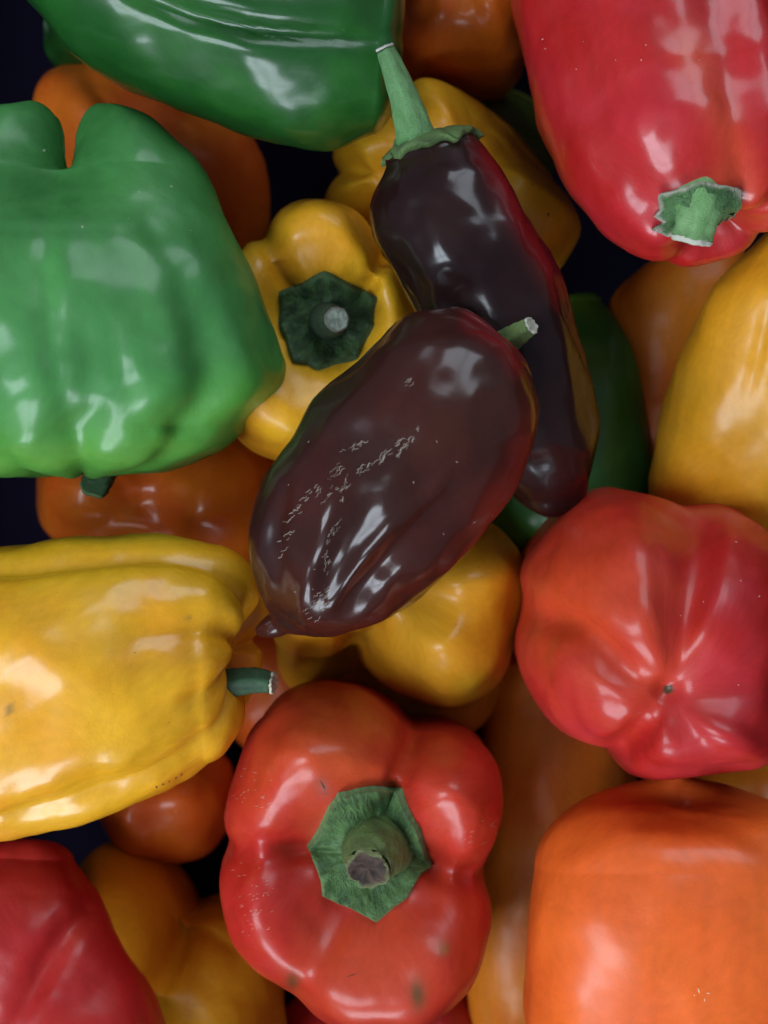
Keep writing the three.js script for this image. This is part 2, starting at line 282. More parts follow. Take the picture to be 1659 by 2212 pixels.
// a leafy calyx lying on the skin, its edge traced from above
function calyxTraced(me, center, edge, c, o = {}) {
  const cols = edge.length * 16, rows = 15, r = rng(o.seed ?? 3), P = [];
  const [cx, cy] = center, tab = edge.flatMap(([x, y], i) => { const [x2, y2] = edge[(i + 1) % edge.length], k = (o.scallop ?? 1.005) - 0.02 * r(); return [[x - cx, y - cy], [((x + x2) / 2 - cx) * k, ((y + y2) / 2 - cy) * k]]; });
  const E = (j) => { const x = j / 8, i = Math.floor(x), f = x - i, m = tab.length, at = (k) => tab[((k % m) + m) % m], k = o.round ?? 0.55; return [0, 1].map((d) => lerp(lerp(at(i)[d], at(i + 1)[d], f), cr(at(i - 1)[d], at(i)[d], at(i + 1)[d], at(i + 2)[d], f), k)); };
  let last = null;
  for (let i = 0; i < rows; i++) {
    const s = Math.max(0.02, i < rows - 2 ? i / (rows - 3) : 1), row = [];
    for (let j = 0; j < cols; j++) {
      const [ex, ey] = E(j), hit = onSkin(me, cx + ex * s, cy + ey * s) ?? last; last = hit;
      const nz = 0;
      let up = (o.thick ?? 0.0024) + nz + (o.rise ?? 0.002) * (1 - s) * (1 - s) + (o.curl ?? 0.0008) * Math.pow(s, 6); if (i === rows - 2) up -= 0.0009; if (i === rows - 1) up = -0.0012;
      const n = hit.n.clone().lerp(V(0, 1, 0), 0.35).normalize();
      row.push(hit.p.clone().addScaledVector(n, up));
    }
    P.push(row);
  }
  if (o.smooth !== 0) for (let it = 0; it < (o.smooth ?? 3); it++) for (let i = 1; i < rows - 2; i++) for (let j = 0; j < cols; j++) { const a = P[i - 1][j].y, b = P[i + 1][j].y; P[i][j].y = lerp(P[i][j].y, Math.max(P[i][j].y - 0.0006, (a + b) / 2), 0.5); }
  for (let i = 0; i < rows - 1; i++) for (let j = 0; j < cols; j++) { const p = P[i][j]; p.y += 0.0007 * noise3(p.x * 230, p.z * 230, 3) + 0.00045 * noise3(p.x * 620, p.z * 620, 8); }
  const g = toGeometry(P, rows, cols, (i, j) => { const p = P[i][j % cols]; return [p.x * 22, p.z * 22]; }); g.computeVertexNormals(); if (g.attributes.normal.getY(6 * (cols + 1)) < 0) { const ix = g.index; for (let i = 0; i < ix.count; i += 3) { const t = ix.getX(i); ix.setX(i, ix.getX(i + 1)); ix.setX(i + 1, t); } } normals(g, rows, cols);
  const p = g.attributes.position, a = new Float32Array(p.count * 3), c2 = o.c2 ?? c.map((x) => x * 0.6), ce = o.edge ?? c;
  for (let i = 0; i < p.count; i++) { const row = Math.floor(i / (cols + 1)), k = sm(-0.5, 0.8, noise3(p.getX(i) * 170, p.getY(i) * 170, p.getZ(i) * 170) + 0.6 * noise3(p.getX(i) * 520, p.getY(i) * 520, p.getZ(i) * 520)), ke = sm(0, 1, (row / (rows - 2) - (o.edgeAt ?? 0.9)) * 9 + 0.7 * noise3(p.getX(i) * 260, p.getZ(i) * 260, 2)) * (o.edgeK ?? 0); for (let j = 0; j < 3; j++) a[i * 3 + j] = lerp(lerp(c[j], c2[j], k), ce[j], ke); }
  g.setAttribute('color', new THREE.BufferAttribute(a, 3));
  return me.part('calyx', g, stemMat);
}
// a calyx folded over the shoulder of a lying pepper, following the end cap out to share s of its width
function calyxShoulder(me, s0, c, o = {}) {
  const cols = 120, rows = 16, P = [], S = me.surf, r = rng(o.seed ?? 2), spikes = Array.from({ length: o.points ?? 6 }, (_, i) => [(i + 0.35 * r()) / (o.points ?? 6) * 2 * Math.PI, 0.5 + 0.5 * r()]);
  const edge = (th) => s0 * (1 + 0.05 * noise3(Math.cos(th) * 2, Math.sin(th) * 2, 4)) + spikes.reduce((t, [a, k]) => t + (o.spike ?? 0.1) * k * gauss(angd(th, a) / 0.11), 0);
  const e = 1e-3;
  for (let i = 0; i < rows; i++) P.push(Array.from({ length: cols }, (_, j) => {
    const th = j / cols * 2 * Math.PI, f = i < rows - 1 ? i / (rows - 2) : 1, q = clamp(S.q0 * edge(th) * f, 0.0005, 1), a = S.point(th, q), b = S.point(th + 0.01, q), d = S.point(th, Math.min(1, q + e));
    const n = new THREE.Vector3().crossVectors(b.sub(a), d.sub(a)).normalize(), mid = S.point(0, S.q0 + 0.3 * (S.q1 - S.q0)).add(S.point(Math.PI, S.q0 + 0.3 * (S.q1 - S.q0))).multiplyScalar(0.5); if (n.dot(a.clone().sub(mid)) < 0) n.negate();
    return a.clone().addScaledVector(n, i === rows - 1 ? -0.001 : 0.0011 + 0.0004 * noise3(th * 3, f * 5, 1) + (o.curl ?? 0.0009) * Math.pow(f, 8));
  }));
  const g = toGeometry(P, rows, cols, (i, j) => [j / cols * 3, i / rows]); outward(g, rows, cols); const p = g.attributes.position, a = new Float32Array(p.count * 3), c2 = o.c2 ?? c.map((x) => x * 0.6);
  for (let i = 0; i < p.count; i++) { const k = sm(-0.5, 0.8, noise3(p.getX(i) * 200, p.getY(i) * 200, p.getZ(i) * 200)); for (let j = 0; j < 3; j++) a[i * 3 + j] = lerp(c[j], c2[j], k); }
  g.setAttribute('color', new THREE.BufferAttribute(a, 3));
  return me.part('calyx', g, stemMat);
}

// ---------------------------------------------------------------- setting: the crate's dark floor
{
  const g = new THREE.PlaneGeometry(1.4, 1.4, 140, 140); g.rotateX(-Math.PI / 2); const p = g.attributes.position;
  for (let i = 0; i < p.count; i++) p.setY(i, 0.0015 * noise3(p.getX(i) * 12, 0, p.getZ(i) * 12) + 0.0006 * noise3(p.getX(i) * 45, 2, p.getZ(i) * 45)); g.computeVertexNormals();
  g.translate(0, FLOOR / 1000, 0);
  const m = shade(new THREE.Mesh(g, new THREE.MeshPhysicalMaterial({ color: new THREE.Color().setRGB(0.008, 0.006, 0.020), roughness: 0.9, specularIntensity: 0.25 }))); m.name = 'crate_floor'; m.userData = { kind: 'structure', label: 'dark navy floor of the crate under the peppers', category: 'crate' }; scene.add(m);
}
{
  const mat = new THREE.MeshStandardMaterial({ color: new THREE.Color().setRGB(0.007, 0.006, 0.015), roughness: 0.55 });
  for (const [x, z, a, b, side] of [[-0.225, 0, 0.012, 0.56, 'left'], [0.225, 0, 0.012, 0.56, 'right'], [0, -0.286, 0.462, 0.012, 'back'], [0, 0.286, 0.462, 0.012, 'front']]) {
    const m = shade(new THREE.Mesh(new RoundedBoxGeometry(a, 0.19, b, 3, 0.003), mat)); m.position.set(x, 0.05, z); m.name = `crate_wall_${side}`; m.userData = { kind: 'structure' }; scene.add(m);
  }
}
// the windows that light the pile
for (const w of WINDOWS) {
  const [W, H] = w.size, root = new THREE.Group(); root.name = numbered('window'); root.position.set(...w.at); root.userData = { label: w.label, category: 'window' }; scene.add(root); root.lookAt(0, 0.1, 0);
  const white = new THREE.MeshStandardMaterial({ color: new THREE.Color().setRGB(0.7, 0.7, 0.68), roughness: 0.5 });
  const pane = new THREE.MeshStandardMaterial({ color: 0x000000, emissive: DAY, emissiveIntensity: w.power * 0.12, roughness: 0.2 });
  const bar = (x, y, a, b, nm) => { const m = shade(new THREE.Mesh(new RoundedBoxGeometry(a, b, 0.05, 2, 0.006), white)); m.position.set(x, y, 0.02); m.name = nm; root.add(m); };
  bar(0, H / 2 + 0.03, W + 0.12, 0.06, 'frame_rail'); bar(0, -H / 2 - 0.03, W + 0.12, 0.06, 'frame_rail'); bar(W / 2 + 0.03, 0, 0.06, H, 'frame_stile'); bar(-W / 2 - 0.03, 0, 0.06, H, 'frame_stile');
  for (let i = 1; i < w.cols; i++) bar((i / w.cols - 0.5) * W, 0, 0.05, H, 'glazing_bar');
  for (let i = 1; i < w.rows; i++) bar(0, (i / w.rows - 0.5) * H, W, 0.04, 'glazing_bar');
  const pw = W / w.cols, ph = H / w.rows;
  for (let i = 0; i < w.cols; i++) for (let j = 0; j < w.rows; j++) { const m = new THREE.Mesh(new THREE.BoxGeometry(pw, ph, 0.006), pane); m.position.set((i + 0.5) * pw - W / 2, (j + 0.5) * ph - H / 2, -0.03); m.name = 'pane'; root.add(m); }
  const l = new THREE.RectAreaLight(DAY, w.power, W, H); l.position.copy(root.position); scene.add(l); l.lookAt(0, 0.1, 0); l.translateZ(0);
  l.position.addScaledVector(V(0, 0.1, 0).sub(root.position).normalize(), -0.02);
}

// ---------------------------------------------------------------- colours of the fruit (linear)
const RED = [0.47, 0.014, 0.013], ORANGE = [0.72, 0.16, 0.010], ORED = [0.72, 0.115, 0.010], YEL = [0.84, 0.43, 0.016], YELO = [0.83, 0.36, 0.014], GRN = [0.046, 0.22, 0.046], GRND = [0.018, 0.115, 0.014], DARK = [0.017, 0.005, 0.005], DARK2 = [0.052, 0.011, 0.007], STEMG = [0.13, 0.30, 0.09], STEMD = [0.035, 0.11, 0.035], CUT = [0.42, 0.36, 0.26];

// ================================================================ lower layer
pepper('orange_pepper', 'orange pepper lying under two green peppers beside bare dark floor', 'pepper', null, { drop: 39, h: 36, center: [325, 385], skin: 'dull', color: ORED, color2: ORANGE, seed: 3, outline: [[62, 260], [62, 220], [85, 170], [125, 142], [170, 136], [330, 130], [470, 200], [545, 290], [578, 370], [580, 440], [560, 530], [500, 620], [330, 650], [150, 600], [80, 420]], rows: [[0, 30], [0.15, 30], [0.35, 28], [0.55, 24], [0.75, 16], [0.9, 8], [0.98, 0], [1, -8], [0.95, -20], [0.8, -30], [0.5, -35], [0, -36]] });
pepper('orange_pepper', 'deep orange pepper in shade beneath the broad green pepper with notched top', 'pepper', null, { drop: 39, h: 32, center: [330, 1090], skin: 'gloss', color: ORED, color2: ORANGE, outline: [[72, 1060], [85, 1000], [180, 930], [330, 910], [480, 915], [590, 960], [640, 1060], [620, 1180], [500, 1250], [300, 1250], [140, 1190], [82, 1120]], rows: [[0, 24], [0.2, 26], [0.4, 26], [0.6, 23], [0.78, 16], [0.9, 8], [0.98, 0], [1, -8], [0.95, -18], [0.8, -27], [0.5, -31], [0, -32]], strokes: [{ pts: [[440, 960], [400, 1050], [380, 1150]], w: 30, amp: -2.5 }] });
pepper('olive_green_pepper', 'olive green pepper hidden under yellow and red peppers', 'pepper', null, { drop: 36, h: 30, center: [1060, 280], skin: 'dull', color: [0.10, 0.11, 0.012], color2: [0.06, 0.10, 0.01], outline: [[900, 200], [980, 172], [1090, 176], [1160, 210], [1200, 290], [1180, 400], [1060, 440], [930, 400], [880, 300]], rows: [[0, 18], [0.3, 18], [0.6, 15], [0.8, 10], [0.95, 2], [1, -6], [0.9, -20], [0.6, -28], [0, -30]] });
pepper('green_pepper', 'small dark green pepper tucked under the long glossy green pepper', 'pepper', null, { drop: 34, h: 34, center: [150, 60], skin: 'waxy', color: GRND, color2: [0.012, 0.07, 0.01], outline: [[85, 60], [95, 0], [160, -60], [230, -20], [250, 70], [220, 140], [150, 150], [105, 120]], rows: [[0, 14], [0.3, 14], [0.6, 11], [0.85, 5], [1, -5], [0.9, -20], [0.6, -31], [0, -34]] });
pepper('yellow_pepper', 'yellow pepper, two of its lobes peeping out beside the neck of the long dark pepper', 'pepper', null, { drop: 12, h: 34, center: [830, 420], skin: 'dull', color: YEL, color2: YELO, outline: [[730, 300], [724, 335], [738, 362], [712, 395], [703, 430], [725, 470], [800, 520], [900, 520], [960, 440], [960, 330], [900, 270], [800, 260]], soft: 1.5, rows: [[0, 22], [0.3, 22], [0.55, 19], [0.78, 12], [0.93, 4], [1, -4], [0.95, -16], [0.8, -27], [0.5, -33], [0, -34]] });
pepper('orange_pepper', 'orange pepper between the long glossy green pepper and the big red one', 'pepper', null, { drop: 6, h: 44, center: [990, 10], skin: 'waxy', color: ORED, color2: ORANGE, outline: [[850, 60], [870, 130], [905, 160], [970, 176], [1050, 172], [1110, 155], [1150, 90], [1160, -20], [1120, -120], [1000, -170], [880, -130], [840, -30]], rows: [[0, 24], [0.2, 25], [0.45, 25], [0.65, 21], [0.82, 13], [0.94, 4], [1, -6], [0.95, -20], [0.8, -34], [0.5, -42], [0, -44]] });
const yell7 = pepper('yellow_pepper', 'orange yellow pepper lying under the long dark pepper with long green stem', 'pepper', null, { drop: 10, h: 46, center: [1010, 390], skin: 'dull', color: YELO, color2: YEL, outline: [[890, 182], [950, 184], [1010, 205], [1080, 250], [1150, 320], [1200, 400], [1240, 465], [1254, 500], [1243, 530], [1190, 590], [1060, 620], [910, 560], [835, 450], [822, 340], [842, 240]], rows: [[0, 25], [0.25, 25], [0.45, 24], [0.65, 21], [0.82, 15], [0.94, 6], [1, -4], [0.96, -18], [0.82, -34], [0.5, -44], [0, -46]] });
pepper('orange_pepper', 'orange yellow pepper wedged beneath the red pepper with a stubby stem', 'pepper', null, { drop: 23, skin: 'dull', depth: 0.8, color: [0.74, 0.23, 0.012], color2: ORANGE, stations: [[1475, 525, 1605, 520, 46], [1365, 590, 1600, 640, 46], [1310, 680, 1570, 760, 44], [1318, 810, 1545, 860, 42], [1345, 930, 1530, 960, 40], [1380, 1050, 1500, 1060, 38]], cap0: { len: 22 }, cap1: { len: 30 } });
pepper('green_pepper', 'green pepper lying behind the long dark pepper, half under it', 'pepper', null, { drop: 22, skin: 'waxy', depth: 0.75, color: [0.04, 0.18, 0.03], color2: [0.05, 0.20, 0.02], stations: [[1200, 662, 1300, 655, 44], [1110, 760, 1372, 755, 46], [1065, 900, 1393, 900, 46], [1045, 1040, 1410, 1040, 44], [1055, 1130, 1400, 1140, 42], [1110, 1190, 1340, 1200, 40]], cap0: { len: 26 }, cap1: { len: 30 }, spots: [{ x: 1270, y: 650, rx: 50, ry: 40, c: [0.08, 0.20, 0.01] }] });
const y16 = pepper('yellow_pepper', 'golden yellow pepper with cleft end beneath the pointed dark pepper', 'pepper', null, { drop: 14, h: 56, center: [870, 1270], skin: 'waxy', color: YELO, color2: [0.76, 0.36, 0.02], soft: 1.6, shift: [-5, 125], outline: [[1040, 1118], [1105, 1160], [1138, 1222], [1132, 1300], [1118, 1380], [1088, 1460], [1040, 1510], [970, 1530], [890, 1512], [825, 1480], [785, 1440], [755, 1403], [700, 1424], [640, 1418], [592, 1385], [575, 1320], [600, 1180], [700, 1080], [900, 1060]], rows: [[0, 20], [0.2, 24], [0.4, 27], [0.6, 25], [0.78, 19], [0.9, 11], [0.98, 2], [1, -6], [0.97, -13], [0.955, -18], [0.97, -24], [0.95, -33], [0.85, -44], [0.5, -54], [0, -56]], lobeZ: 0.05, strokes: [{ pts: [[755, 1410], [762, 1350], [780, 1280]], w: 24, amp: -4.5 }], spots: [{ x: 1030, y: 1490, rx: 70, ry: 34, rot: -35, c: [0.38, 0.30, 0.012], k: 0.7 }] });
pepper('orange_pepper', 'dark orange pepper deep between the yellow peppers and the upright red pepper', 'pepper', null, { drop: 39, h: 32, center: [640, 1490], skin: 'dull', color: ORED, color2: ORANGE, outline: [[470, 1440], [500, 1340], [600, 1290], [720, 1300], [820, 1380], [850, 1500], [800, 1600], [640, 1660], [500, 1600]], rows: [[0, 18], [0.3, 18], [0.6, 15], [0.85, 7], [1, -5], [0.92, -18], [0.6, -30], [0, -32]] });
pepper('orange_pepper', 'orange pepper peeping out between the wrinkled yellow pepper and the upright red pepper', 'pepper', null, { drop: 39, h: 42, center: [365, 1745], skin: 'waxy', color: ORED, color2: ORANGE, outline: [[210, 1740], [225, 1800], [265, 1848], [335, 1872], [405, 1868], [460, 1840], [495, 1790], [505, 1720], [470, 1640], [360, 1610], [250, 1650]], rows: [[0, 20], [0.3, 20], [0.55, 17], [0.78, 11], [0.93, 3], [1, -5], [0.95, -18], [0.8, -32], [0.5, -40], [0, -42]] });
pepper('yellow_pepper', 'dull golden pepper with two lobes in shade beside a dark red pepper', 'pepper', null, { drop: 22, h: 40, center: [360, 2130], skin: 'dull', color: YEL, color2: [0.83, 0.40, 0.015], soft: 2, outline: [[190, 1850], [240, 1835], [320, 1875], [375, 1945], [396, 2008], [460, 1992], [540, 2030], [592, 2100], [612, 2180], [610, 2270], [540, 2380], [360, 2420], [200, 2360], [130, 2200], [140, 2000]], rows: [[0, 22], [0.2, 24], [0.42, 25], [0.62, 22], [0.8, 15], [0.93, 5], [1, -5], [0.95, -18], [0.8, -31], [0.5, -38], [0, -40]], lobeZ: 0.05, strokes: [{ pts: [[392, 2010], [370, 2080], [330, 2180]], w: 34, amp: -2.2 }] });
pepper('orange_pepper', 'long orange pepper running between the upright red pepper and the smooth orange pepper', 'pepper', null, { drop: 39, skin: 'dull', depth: 0.8, color: [0.74, 0.21, 0.012], color2: ORANGE, stations: [[1060, 1430, 1320, 1430, 40], [1040, 1600, 1370, 1600, 40], [1030, 1800, 1360, 1800, 40], [1015, 2000, 1310, 2000, 40], [1012, 2150, 1290, 2150, 40], [1040, 2270, 1270, 2270, 40]], cap0: { len: 40 }, cap1: { len: 40 } });
pepper('orange_pepper', 'orange pepper glimpsed between the dimpled red pepper and the smooth orange pepper', 'pepper', null, { drop: 39, h: 42, center: [1600, 1760], skin: 'dull', color: [0.74, 0.22, 0.012], color2: ORANGE, outline: [[1440, 1740], [1480, 1660], [1560, 1620], [1660, 1615], [1740, 1680], [1760, 1800], [1700, 1900], [1560, 1910], [1460, 1840]], rows: [[0, 22], [0.3, 22], [0.6, 18], [0.85, 9], [1, -5], [0.92, -24], [0.6, -39], [0, -42]] });
pepper('red_pepper', 'shaded red pepper lying underneath the upright red pepper', 'pepper', null, { drop: 39, h: 34, center: [830, 2330], skin: 'waxy', color: RED, color2: [0.54, 0.028, 0.026], outline: [[580, 2300], [620, 2180], [740, 2120], [900, 2110], [1010, 2150], [1060, 2280], [1000, 2440], [820, 2500], [640, 2440]], rows: [[0, 18], [0.3, 18], [0.6, 15], [0.85, 8], [1, -4], [0.92, -20], [0.6, -32], [0, -34]] });

// ================================================================ middle and upper layer
const y9 = pepper('yellow_pepper', 'yellow pepper standing on end with a broad dark green calyx facing up', 'pepper', null, { h: 58, center: [715, 715], skin: 'waxy', color: YEL, color2: YELO, soft: 1.5, outline: [[530, 530], [572, 512], [605, 465], [650, 440], [712, 433], [770, 453], [808, 497], [832, 545], [880, 590], [915, 690], [890, 830], [820, 930], [720, 990], [640, 1000], [570, 985], [500, 930], [465, 800], [465, 640]], pole: [712, 692], rows: [[0, 14], [0.1, 14], [0.22, 14], [0.34, 16.5], [0.46, 21], [0.6, 25], [0.72, 25], [0.84, 21], [0.93, 13], [0.985, 5], [1, -4], [0.985, -16], [0.93, -30], [0.82, -44], [0.6, -54], [0.3, -58], [0, -58]], lobeZ: 0.025, strokes: [{ pts: [[572, 520], [620, 600], [660, 650]], w: 20, amp: -4 }, { pts: [[840, 545], [800, 610], [760, 660]], w: 18, amp: -4 }] });
calyxTraced(y9, [712, 692], [[603, 630], [702, 584], [814, 640], [808, 705], [772, 777], [690, 800], [630, 782], [601, 705]], [0.055, 0.125, 0.036], { c2: [0.022, 0.058, 0.018], round: 0.35, scallop: 0.99, rise: 0.002, edge: [0.05, 0.13, 0.06], edgeK: 0.5 });
stem(y9, [[702, 695, 70, 5.8], [708, 694, 77, 5.6], [718, 692, 84, 4.6], [727, 690, 90, 3.6]], [0.035, 0.075, 0.03], [0.24, 0.28, 0.22], { cutRim: [0.11, 0.10, 0.08], cut2: [0.12, 0.14, 0.11], fray: 0.04, cutShape: [[1, -0.02], [1.03, 0.06], [0.92, 0.1], [0.8, 0.04], [0.66, 0.08], [0.4, 0.05], [0.2, 0.07], [0, 0.07]], ridge: 0.012 });

const green1 = pepper('green_pepper', 'long glossy green pepper with a crease along its side', 'pepper', null, { skin: 'gloss', depth: 0.85, color: [0.011, 0.082, 0.012], color2: [0.022, 0.13, 0.017], stations: [[-40, -130, 190, -420, 88], [55, -5, 270, -400, 90], [150, 108, 360, -370, 90], [265, 180, 470, -330, 90], [400, 236, 585, -285, 90], [550, 294, 700, -235, 90], [690, 314, 800, -180, 90], [800, 285, 850, -110, 90]], cap0: { len: 40 }, cap1: { len: 42 }, strokes: [{ pts: [[280, -20], [420, 36], [540, 64], [650, 76], [820, 82]], w: 20, amp: -3.4 }, { pts: [[300, 30], [430, 85], [560, 115], [750, 130]], w: 40, amp: 0.8 }, { pts: [[400, -10], [560, 20], [760, 30]], w: 30, amp: 1.2 }], bumps: [[850, 110, 20, 30, 1.5]] });

const green2 = pepper('green_pepper', 'broad green pepper with deeply notched top and waxy bluish bloom', 'pepper', null, { skin: 'bloom', depth: 0.78, power: 2.3, cols: 192, color: GRN, color2: [0.06, 0.26, 0.055],
  stations: [[-190, 930, 536, 912, 83], [-228, 850, 610, 828, 84], [-228, 750, 600, 750, 85], [-222, 650, 572, 650, 86], [-200, 560, 535, 560, 86, 0.74], [-180, 480, 495, 480, 86, 0.68], [-158, 400, 455, 400, 85, 0.6]],
  grooves: [{ th: 90, w: 26, d1: 0.46, from: 0.72 }, { th: 270, w: 34, d1: 0.6, from: 0.6 }, { th: 45, w: 8, d0: 0.11, dm: 0.015, d1: 0 }, { th: 80, w: 8, d0: 0.12, dm: 0.02, d1: 0 }, { th: 116, w: 9, d0: 0.1, dm: 0.015, d1: 0 }],
  cap0: { len: 108, shape: [[1, 0], [0.955, 0.2], [0.89, 0.42], [0.8, 0.62], [0.68, 0.78], [0.53, 0.9], [0.37, 0.98], [0.2, 1], [0.08, 0.98], [0, 0.97]], by: (th, s, G) => 1 - 1.3 * G }, cap1: { len: 175, shape: [[1, 0], [0.95, 0.17], [0.85, 0.4], [0.7, 0.66], [0.56, 0.857], [0.42, 0.96], [0.3, 1], [0.18, 0.93], [0.09, 0.72], [0.04, 0.4], [0, 0.2]], by: (th, s) => lerp(0.12, 1, sm(0.1, 0.72, Math.abs(Math.cos(th)))) },
  strokes: [{ pts: [[290, 900], [268, 820], [240, 700]], w: 24, amp: -1.1 }, { pts: [[150, 920], [112, 780], [95, 600], [105, 470]], w: 26, amp: -1.7 }, { pts: [[430, 850], [420, 700], [390, 580], [300, 450]], w: 34, amp: -1.4 }],
  spots: [{ pts: [[-50, 1010], [200, 990], [400, 950], [590, 850]], w: 90, c: [0.085, 0.31, 0.035], k: 0.8 }],
  bumps: [[375, 945, 50, 24, 1.4], [215, 965, 30, 40, 1.2, -25], [60, 950, 40, 40, 1.2]] });
stem(green2, [[218, 985, 78, 6], [214, 1025, 76, 5], [204, 1054, 74, 4.2]], STEMD, [0.08, 0.14, 0.05], { seed: 4, fray: 0.03 });

const red1 = pepper('red_pepper', 'big glossy red pepper with a short stubby green stem', 'pepper', null, { skin: 'gloss', depth: 0.85, color: RED, color2: [0.52, 0.02, 0.026], stations: [[1275, 455, 1765, 350, 100], [1232, 400, 1772, 290, 97], [1190, 320, 1775, 205, 92], [1148, 205, 1750, 95, 87], [1124, 90, 1715, -25, 83], [1108, -30, 1675, -145, 80], [1130, -150, 1610, -260, 76]], cap0: { len: 130, shape: [[1, 0], [0.95, 0.2], [0.875, 0.43], [0.78, 0.66], [0.65, 0.86], [0.51, 0.95], [0.38, 0.88], [0.25, 0.68], [0.14, 0.55], [0.05, 0.5], [0, 0.5]], by: (th, s, G) => 1 - 1.4 * G }, cap1: { len: 40 },
  grooves: [{ th: 45, w: 12, d0: 0.10, d1: 0.08 }, { th: 80, w: 12, d0: 0.12, d1: 0.08 }, { th: 140, w: 13, d0: 0.06, d1: 0.02 }, { th: 230, w: 14, d0: 0.1, d1: 0.05 }, { th: 320, w: 14, d0: 0.1, d1: 0.05 }],
  spots: [{ pts: [[1490, 100], [1560, 250], [1590, 340], [1560, 430]], w: 40, c: [0.62, 0.06, 0.02], k: 0.8 }, { x: 1600, y: 420, rx: 80, ry: 60, c: [0.62, 0.06, 0.02], k: 0.7 }] });
calyxTraced(red1, [1500, 448], [[1428, 417], [1468, 406], [1519, 393], [1564, 404], [1593, 409], [1591, 452], [1562, 468], [1535, 490], [1485, 500], [1440, 505], [1407, 494], [1431, 478], [1412, 466], [1428, 446]], [0.07, 0.17, 0.05], { c2: [0.035, 0.10, 0.025], round: 0.3, edge: [0.42, 0.38, 0.30], edgeK: 0.85, edgeAt: 0.76 });
stem(red1, [[1508, 420, 113, 9], [1507, 440, 118.5, 7.8], [1503, 475, 119.5, 5.8], [1494, 512, 118, 5.4]], [0.25, 0.47, 0.18], [0.20, 0.26, 0.14], { c2: [0.17, 0.37, 0.12], cut2: [0.04, 0.07, 0.03], cutRim: [0.45, 0.45, 0.36], seed: 9, ridge: 0.05, fray: 0.03 });

const yelR = pepper('yellow_pepper', 'large orange yellow pepper with smooth side behind the dimpled red pepper', 'pepper', null, { skin: 'waxy', depth: 0.8, color: YELO, color2: [0.77, 0.36, 0.018], stations: [[1650, 500, 1880, 540, 74], [1545, 620, 1920, 660, 71], [1478, 760, 1945, 790, 65], [1436, 900, 1950, 920, 57], [1408, 1040, 1935, 1070, 46, 0.7], [1415, 1200, 1900, 1230, 32, 0.6]], cap0: { len: 30 }, cap1: { len: 40 }, strokes: [{ pts: [[1660, 660], [1640, 760], [1615, 850]], w: 14, amp: -1.0 }, { pts: [[1640, 930], [1580, 1010], [1520, 1060]], w: 60, amp: -2 }] });

const dark1 = pepper('dark_pepper', 'long dark purple brown pepper with a long pale green stem', 'pepper', null, { skin: 'dark', wavy: 1.5, depth: 0.95, power: 2.1, color: DARK, color2: [0.024, 0.007, 0.006], stations: [[838, 362, 1034, 306, 100], [810, 432, 1082, 378, 99], [808, 512, 1136, 458, 98], [842, 584, 1180, 535, 97], [888, 664, 1220, 625, 95], [930, 746, 1250, 708, 93], [965, 832, 1270, 800, 90], [1010, 920, 1290, 896, 85], [1060, 996, 1292, 966, 80], [1100, 1056, 1274, 1042, 75]], cap0: { len: 34 }, cap1: { len: 66, shape: [[1, 0], [0.93, 0.32], [0.8, 0.58], [0.6, 0.8], [0.38, 0.93], [0.18, 0.99], [0, 1]] },
  bumps: [[840, 600, 60, 40, -1.5], [1010, 700, 40, 90, -1.2, -30]], spots: [{ pts: [[1060, 330], [1110, 440], [1170, 540], [1215, 620]], w: 30, c: [0.16, 0.006, 0.008], k: 0.85 }] });
calyxShoulder(dark1, 0.88, [0.15, 0.26, 0.07], { c2: [0.09, 0.15, 0.05], spike: 0.12, points: 6 });
stem(dark1, [[905, 335, 100, 8.2], [895, 290, 106, 5.6], [875, 220, 110, 4.2], [850, 150, 113, 3.2], [832, 106, 114, 2.5]], [0.16, 0.36, 0.13], [0.5, 0.48, 0.42], { c2: [0.12, 0.30, 0.09], seed: 12, ridge: 0.05, fray: 0.06 });

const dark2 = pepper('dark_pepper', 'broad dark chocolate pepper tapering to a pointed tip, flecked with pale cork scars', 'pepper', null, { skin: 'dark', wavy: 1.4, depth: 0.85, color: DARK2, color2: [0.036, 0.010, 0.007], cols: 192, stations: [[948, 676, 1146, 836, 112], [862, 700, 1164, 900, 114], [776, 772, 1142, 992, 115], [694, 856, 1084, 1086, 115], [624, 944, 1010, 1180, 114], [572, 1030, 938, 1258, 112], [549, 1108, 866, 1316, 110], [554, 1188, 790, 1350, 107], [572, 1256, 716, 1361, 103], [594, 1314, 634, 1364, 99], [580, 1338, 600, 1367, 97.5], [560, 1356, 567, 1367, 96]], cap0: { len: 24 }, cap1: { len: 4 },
  strokes: [{ pts: [[960, 1040], [850, 1130], [770, 1220], [712, 1310]], w: 14, amp: 1.3 }, { pts: [[1000, 1060], [900, 1150], [810, 1240], [745, 1320]], w: 26, amp: -1.9 }, { pts: [[720, 1080], [690, 1180], [664, 1270], [655, 1310]], w: 22, amp: 1.2 }, { pts: [[800, 1090], [740, 1190], [690, 1290]], w: 32, amp: -1.6 }, { pts: [[610, 1040], [590, 1180], [610, 1290]], w: 26, amp: -1.2 }],
  bumps: [[850, 1030, 40, 60, 1.2, 30], [1000, 830, 110, 60, 0.8, 30]],
  spots: [{ pts: [[1020, 690], [1090, 740], [1120, 790]], w: 26, c: [0.17, 0.010, 0.012], k: 0.8 }, { pts: [[1165, 900], [1140, 990], [1060, 1110]], w: 40, c: [0.16, 0.016, 0.010], k: 0.7 }, { x: 980, y: 920, rx: 150, ry: 80, rot: -40, c: [0.055, 0.016, 0.008], k: 0.6 }, { pts: [[870, 700], [690, 870], [560, 1080], [570, 1240]], w: 40, c: [0.020, 0.007, 0.008], k: 0.6 }] });
